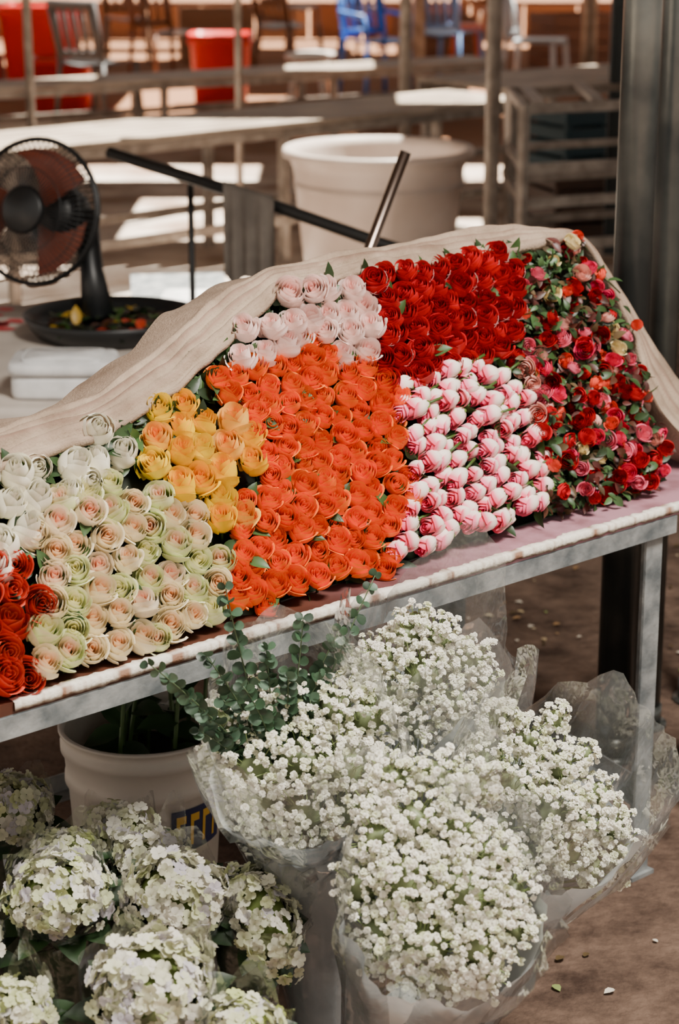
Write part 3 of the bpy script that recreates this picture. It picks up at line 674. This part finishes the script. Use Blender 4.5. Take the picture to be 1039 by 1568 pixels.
def chair(name,x,y,rot,col,arms=False):
    par=empty(name); mb=MB(); c,s=math.cos(rot),math.sin(rot); R=np.array([[c,s,0],[-s,c,0],[0,0,1.]])
    def w(p): return np.array(p,float)@R+np.array([x,y,0])
    def W(a,b,wd): mb.tube([w(a),w(b)],wd,8)
    for sx_ in (-1,1):
        W((sx_*.22,-.22,0),(sx_*.19,-.19,.44),.02); W((sx_*.22,.24,0),(sx_*.19,.2,.45),.02); W((sx_*.19,.2,.44),(sx_*.20,.30,.86),.02)
        if arms: W((sx_*.22,-.18,.64),(sx_*.21,.24,.66),.02);W((sx_*.2,-.19,.44),(sx_*.22,-.18,.64),.018)
    P=[[w((-.21+.42*i/6,-.21+.43*j/5,.445+.012*math.cos(i/6*6.28)-.01*(j/5))) for i in range(7)] for j in range(6)]
    mb.grid(P); P2=[[q-np.array([0,0,.02]) for q in row] for row in P]; mb.grid(P2)
    for k in range(5):
        xx=-.16+.08*k; mb.beam(w((xx,.215,.48)),w((xx,.30,.84)),.045,.012)
    mb.beam(w((-.21,.30,.85)),w((.21,.30,.85)),.03,.07); mb.beam(w((-.2,.22,.50)),w((.2,.22,.50)),.02,.05)
    mb.obj('chair_body',mk(name+'_mat'+col,col,rough=.4),par)
chair('plastic_chair',.30,17.4,.5,'#3f74c8',True);chair('plastic_chair',.95,18.4,2.6,'#6a8cc0');chair('plastic_chair',-1.75,15.5,2.6,'#6b6a6a');chair('wooden_chair',-1.5,18.3,.6,'#8a5c40');chair('wooden_chair',-.45,19.2,2.4,'#7a5238');chair('plastic_chair',1.6,17.4,1.2,'#c9ccd0')
chair('wooden_chair',-2.0,20.2,.2,'#966a4c');chair('wooden_chair',-.5,21.8,.9,'#966a4c');chair('wooden_chair',.3,21.5,2.0,'#7a5238');chair('wooden_chair',1.5,21.6,.4,'#966a4c')
def stool(x,y,col,h=.42):
    par=empty('plastic_stool'); mb=MB()
    mb.lathe([(0,h),(.15,h),(.17,h-.01),(.17,h-.04),(.15,h-.05),(0,h-.03)],(x,y,0),24)
    for k in range(4):
        a=.78+k*1.571; mb.tube([(x+.19*math.cos(a),y+.19*math.sin(a),0),(x+.13*math.cos(a),y+.13*math.sin(a),h-.03)],.018,8)
    mb.obj('stool_body',mk('stool_'+col,col,rough=.4),par)
stool(-.25,16.4,'#e8e2da');stool(-.2,17.3,'#e0d2c8',.36);stool(1.15,19.6,'#e85a1a')
# cloth covered low table with fan, foam box
par=empty('cloth_covered_table'); mb=MB()
x0,x1,y0,y1,zt=-1.55,-.50,4.95,6.25,.5
P=[];nn=80
def per(i):
    t=(i/nn)*4; k=int(t)%4; u=t-int(t)
    return [(x0+(x1-x0)*u,y0),(x1,y0+(y1-y0)*u),(x1-(x1-x0)*u,y1),(x0,y1-(y1-y0)*u)][k]
cx,cy=(x0+x1)/2,(y0+y1)/2
for (zz,k,am) in ((zt,.0,0),(zt,.96,0),(zt-.003,.995,0),(zt-.02,1.0,.004),(.35,1.01,.015),(.12,1.02,.03)):
    row=[]
    for i in range(nn):
        px,py=per(i); a=am*math.sin(i*1.3); row.append((cx+(px-cx)*(k+a),cy+(py-cy)*(k+a),zz))
    P.append(row)
mb.grid(P,True); mb.obj('white_cloth',mk('white_cloth_print','#a0958c','#c6bcb2',rough=.8,ns=3,bump=.3,bs=12),par)
mb=MB()
for a,b_ in ((x0+.06,y0+.06),(x1-.06,y0+.06),(x0+.06,y1-.06),(x1-.06,y1-.06)): mb.beam((a,b_,0),(a,b_,.49),.04,.04)
mb.obj('legs',M_steel,par,smooth=False)
mb=MB(); r=random.Random(9)
for k in range(16):
    cx_,cy_=r.uniform(-1.10,-.90),r.uniform(5.85,6.2)
    put_leaf(mb,np.array([cx_,cy_,.503]),(r.uniform(-1,1),r.uniform(-1,1),0),(0,0,1),.07,lin('#c0303a'),leaf_tmpl(5,0,0,.4))
mb.obj('red_flower_print',M_leaf,par)
# fan
par=empty('table_fan'); fc=np.array([-.865,5.95,.825]); ax=nrm((-.45,-1,.25)); B=basis(ax)
mb=MB()
def ring(R_,zo,rr,n=48): mb.tube([fc+(np.array([R_*math.cos(a),R_*math.sin(a),zo]))@B for a in np.linspace(0,2*math.pi,n)],rr,6,cap=False)
ring(.205,0,.008);ring(.205,.012,.005)
for R_,zo in ((.17,.045),(.12,.062),(.06,.07)): ring(R_,zo,.0016);ring(R_,-zo,.0016)
for k in range(72):
    a=2*math.pi*k/72; cs=np.array([math.cos(a),math.sin(a),0])
    for sg in (1,-1): mb.tube([fc+(cs*q+np.array([0,0,z*sg]))@B for q,z in ((.045,.072),(.12,.062),(.17,.045),(.205,.0))],.0017,4,cap=False)
mb.lathe([(0,.08),(.06,.078),(.07,.068),(0,.066)],fc,24,B)
mb.lathe([(0,-.22),(.06,-.215),(.085,-.17),(.09,-.10),(.07,-.065),(0,-.06)],fc,24,B)
mb.obj('cage_and_motor',mk('fan_black','#101214',rough=.4),par)
mb=MB()
for k in range(3):
    a0=k*2.094+.6; P=[]
    for j in range(6):
        q=.03+.15*j/5; P.append([fc+(np.array([q*math.cos(a0+t*(.5+.9*j/5)),q*math.sin(a0+t*(.5+.9*j/5)),.02*(t-.5)*1.5+0.0]))@B for t in (0,.25,.5,.75,1)])
    mb.grid(P)
mb.obj('blades',mk('fan_blade_brown','#6a2810','#823618',rough=.35,ns=3),par)
mb=MB(); nk=np.array([-.735,6.02,.79]); bs_=np.array([-.69,5.90,.52])
mb.tube([fc-ax*.12,nk,nk*.5+bs_*.5,bs_],[.035,.045,.034,.05],16)
tc_=np.array([bs_[0]+.05,5.80,.503])
mb.lathe([(.0,.016),(.20,.016),(.225,.040),(.245,.062),(.252,.060),(.235,.03),(.21,.0),(0,.0)],tc_,48)
mb.obj('neck_and_tray_base',mk('fan_black','#101214'),par)
mb=MB(); r=random.Random(13)
for k in range(100):
    a=r.uniform(0,6.28);q=.2*math.sqrt(r.random()); put_leaf(mb,tc_+np.array([q*math.cos(a),q*math.sin(a),.026+.014*r.random()]),(r.uniform(-1,1),r.uniform(-1,1),.2),(0,0,1),.055,lin(r.choice(['#a8841c','#a8341c','#34501e','#24381a','#1c2814','#3a2014','#2a1a12','#1c2414'])))
mb.obj('leaf_and_petal_litter',M_leaf,par)
par=empty('styrofoam_box'); mb=MB()
def rb(cx,cy,z0,z1,w,d,mbb):
    def q(k,z): return [(cx+w*k/2*np.sign(math.cos(a))*abs(math.cos(a))**.3,cy+d*k/2*np.sign(math.sin(a))*abs(math.sin(a))**.3,z) for a in [2*math.pi*i/40 for i in range(40)]]
    mbb.grid([q(.01,z0),q(.97,z0),q(1,z0+.01),q(1,z1-.012),q(.96,z1),q(.01,z1)],True)
rb(-.69,5.12,.503,.56,.25,.19,mb);rb(-.69,5.12,.562,.590,.265,.205,mb);rb(-.69,5.12,.588,.597,.20,.14,mb)
mb.obj('box_and_lid',mk('styrofoam','#c8c8c8','#dedede',rough=.7,ns=20),par)
# black pole with draped cloth
par=empty('black_pole_with_cloth'); mb=MB()
mb.tube([(-.70,6.40,.935),(-.3,6.15,.85),(.13,5.95,.73),(.5,5.9,.62)],.018,10)
for x,y,z in ((-.45,6.33,.87),(.42,5.93,.645)): mb.tube([(x,y,0),(x,y,z)],.010,8)
mb.obj('pole',mk('black_rubber','#141414',rough=.5),par)
P=[]
for i in range(20):
    x=-.34+.15*i/19; zt_=.862-(x+.33)*.26; yy=6.15-(x+.3)*.46; f=.012*math.sin(i*1.2)
    P.append([(x,yy+.03+f,zt_-.22),(x,yy+.02+f,zt_-.1),(x,yy,zt_+.0),(x,yy-.025,zt_+.022),(x,yy-.05,zt_),(x,yy-.055+f,zt_-.12),(x,yy-.055+f*1.5,zt_-.25-.02*math.sin(i*.5))])
mb=MB(); mb.grid(P); o=mb.obj('grey_cloth',mk('grey_cloth','#5e564f','#7e756c',rough=.9,ns=8),par)
mb=MB(); mb.tube([(-.284,4.605,0.004),(.145,4.605,1.165)],.0125,16)
mb.obj('chrome_tube',mk('chrome','#8a7a70',rough=.25,metal=1))
par=empty('low_bench'); mb=MB(); mb.box((-.55,7.2,.28),(1.3,.35,.03),basis(Z3,.1))
for x in (-1.1,0): mb.beam((x,7.2,0),(x,7.2,.27),.05,.05)
mb.obj('bench_top',M_steel2,par,smooth=False)
mb=MB(); rb(-.45,7.15,.297,.35,.34,.22,mb); mb.obj('foam_sheet',mk('styrofoam','#ddd'))
# ------------------------------------------------------------ light
W=bpy.data.worlds.new('sky'); SC.world=W; W.use_nodes=True; bg=W.node_tree.nodes['Background']
sk=W.node_tree.nodes.new('ShaderNodeTexSky'); sk.sky_type='HOSEK_WILKIE'; sk.turbidity=6; sk.sun_direction=(.25,.35,.9)
hm=W.node_tree.nodes.new('ShaderNodeMix');hm.data_type='RGBA';hm.inputs['Factor'].default_value=.88;hm.inputs['B'].default_value=(1.,.91,.80,1)
W.node_tree.links.new(sk.outputs[0],hm.inputs['A']);W.node_tree.links.new(hm.outputs['Result'],bg.inputs[0]); bg.inputs[1].default_value=.85
l=bpy.data.lights.new('sun','SUN'); l.energy=34; l.angle=.009; l.color=(1,.92,.80); o=bpy.data.objects.new('sun',l); COL.objects.link(o)
o.rotation_euler=Vector(SUN).to_track_quat('-Z','Y').to_euler(); o.location=(2,8,6)
l=bpy.data.lights.new('added_key_light','AREA'); l.shape='DISK'; l.size=1.1; l.energy=330; l.color=(1,.94,.85); o=bpy.data.objects.new('added_key_light',l); COL.objects.link(o)  # soft key lamp added overhead to brighten the flowers
o.location=(1.2,1.8,4.0); o.rotation_euler=(Vector((.1,3.0,.6))-Vector(o.location)).to_track_quat('-Z','Y').to_euler()
cam=bpy.data.cameras.new('camera'); co=bpy.data.objects.new('camera',cam); COL.objects.link(co)
co.location=(0,0,1.75); co.rotation_euler=(math.radians(73),0,0); cam.sensor_fit='VERTICAL'; cam.sensor_height=36; cam.sensor_width=24; cam.lens=73.6
cam.dof.use_dof=True; cam.dof.focus_distance=3.1; cam.dof.aperture_fstop=5.2
SC.camera=co
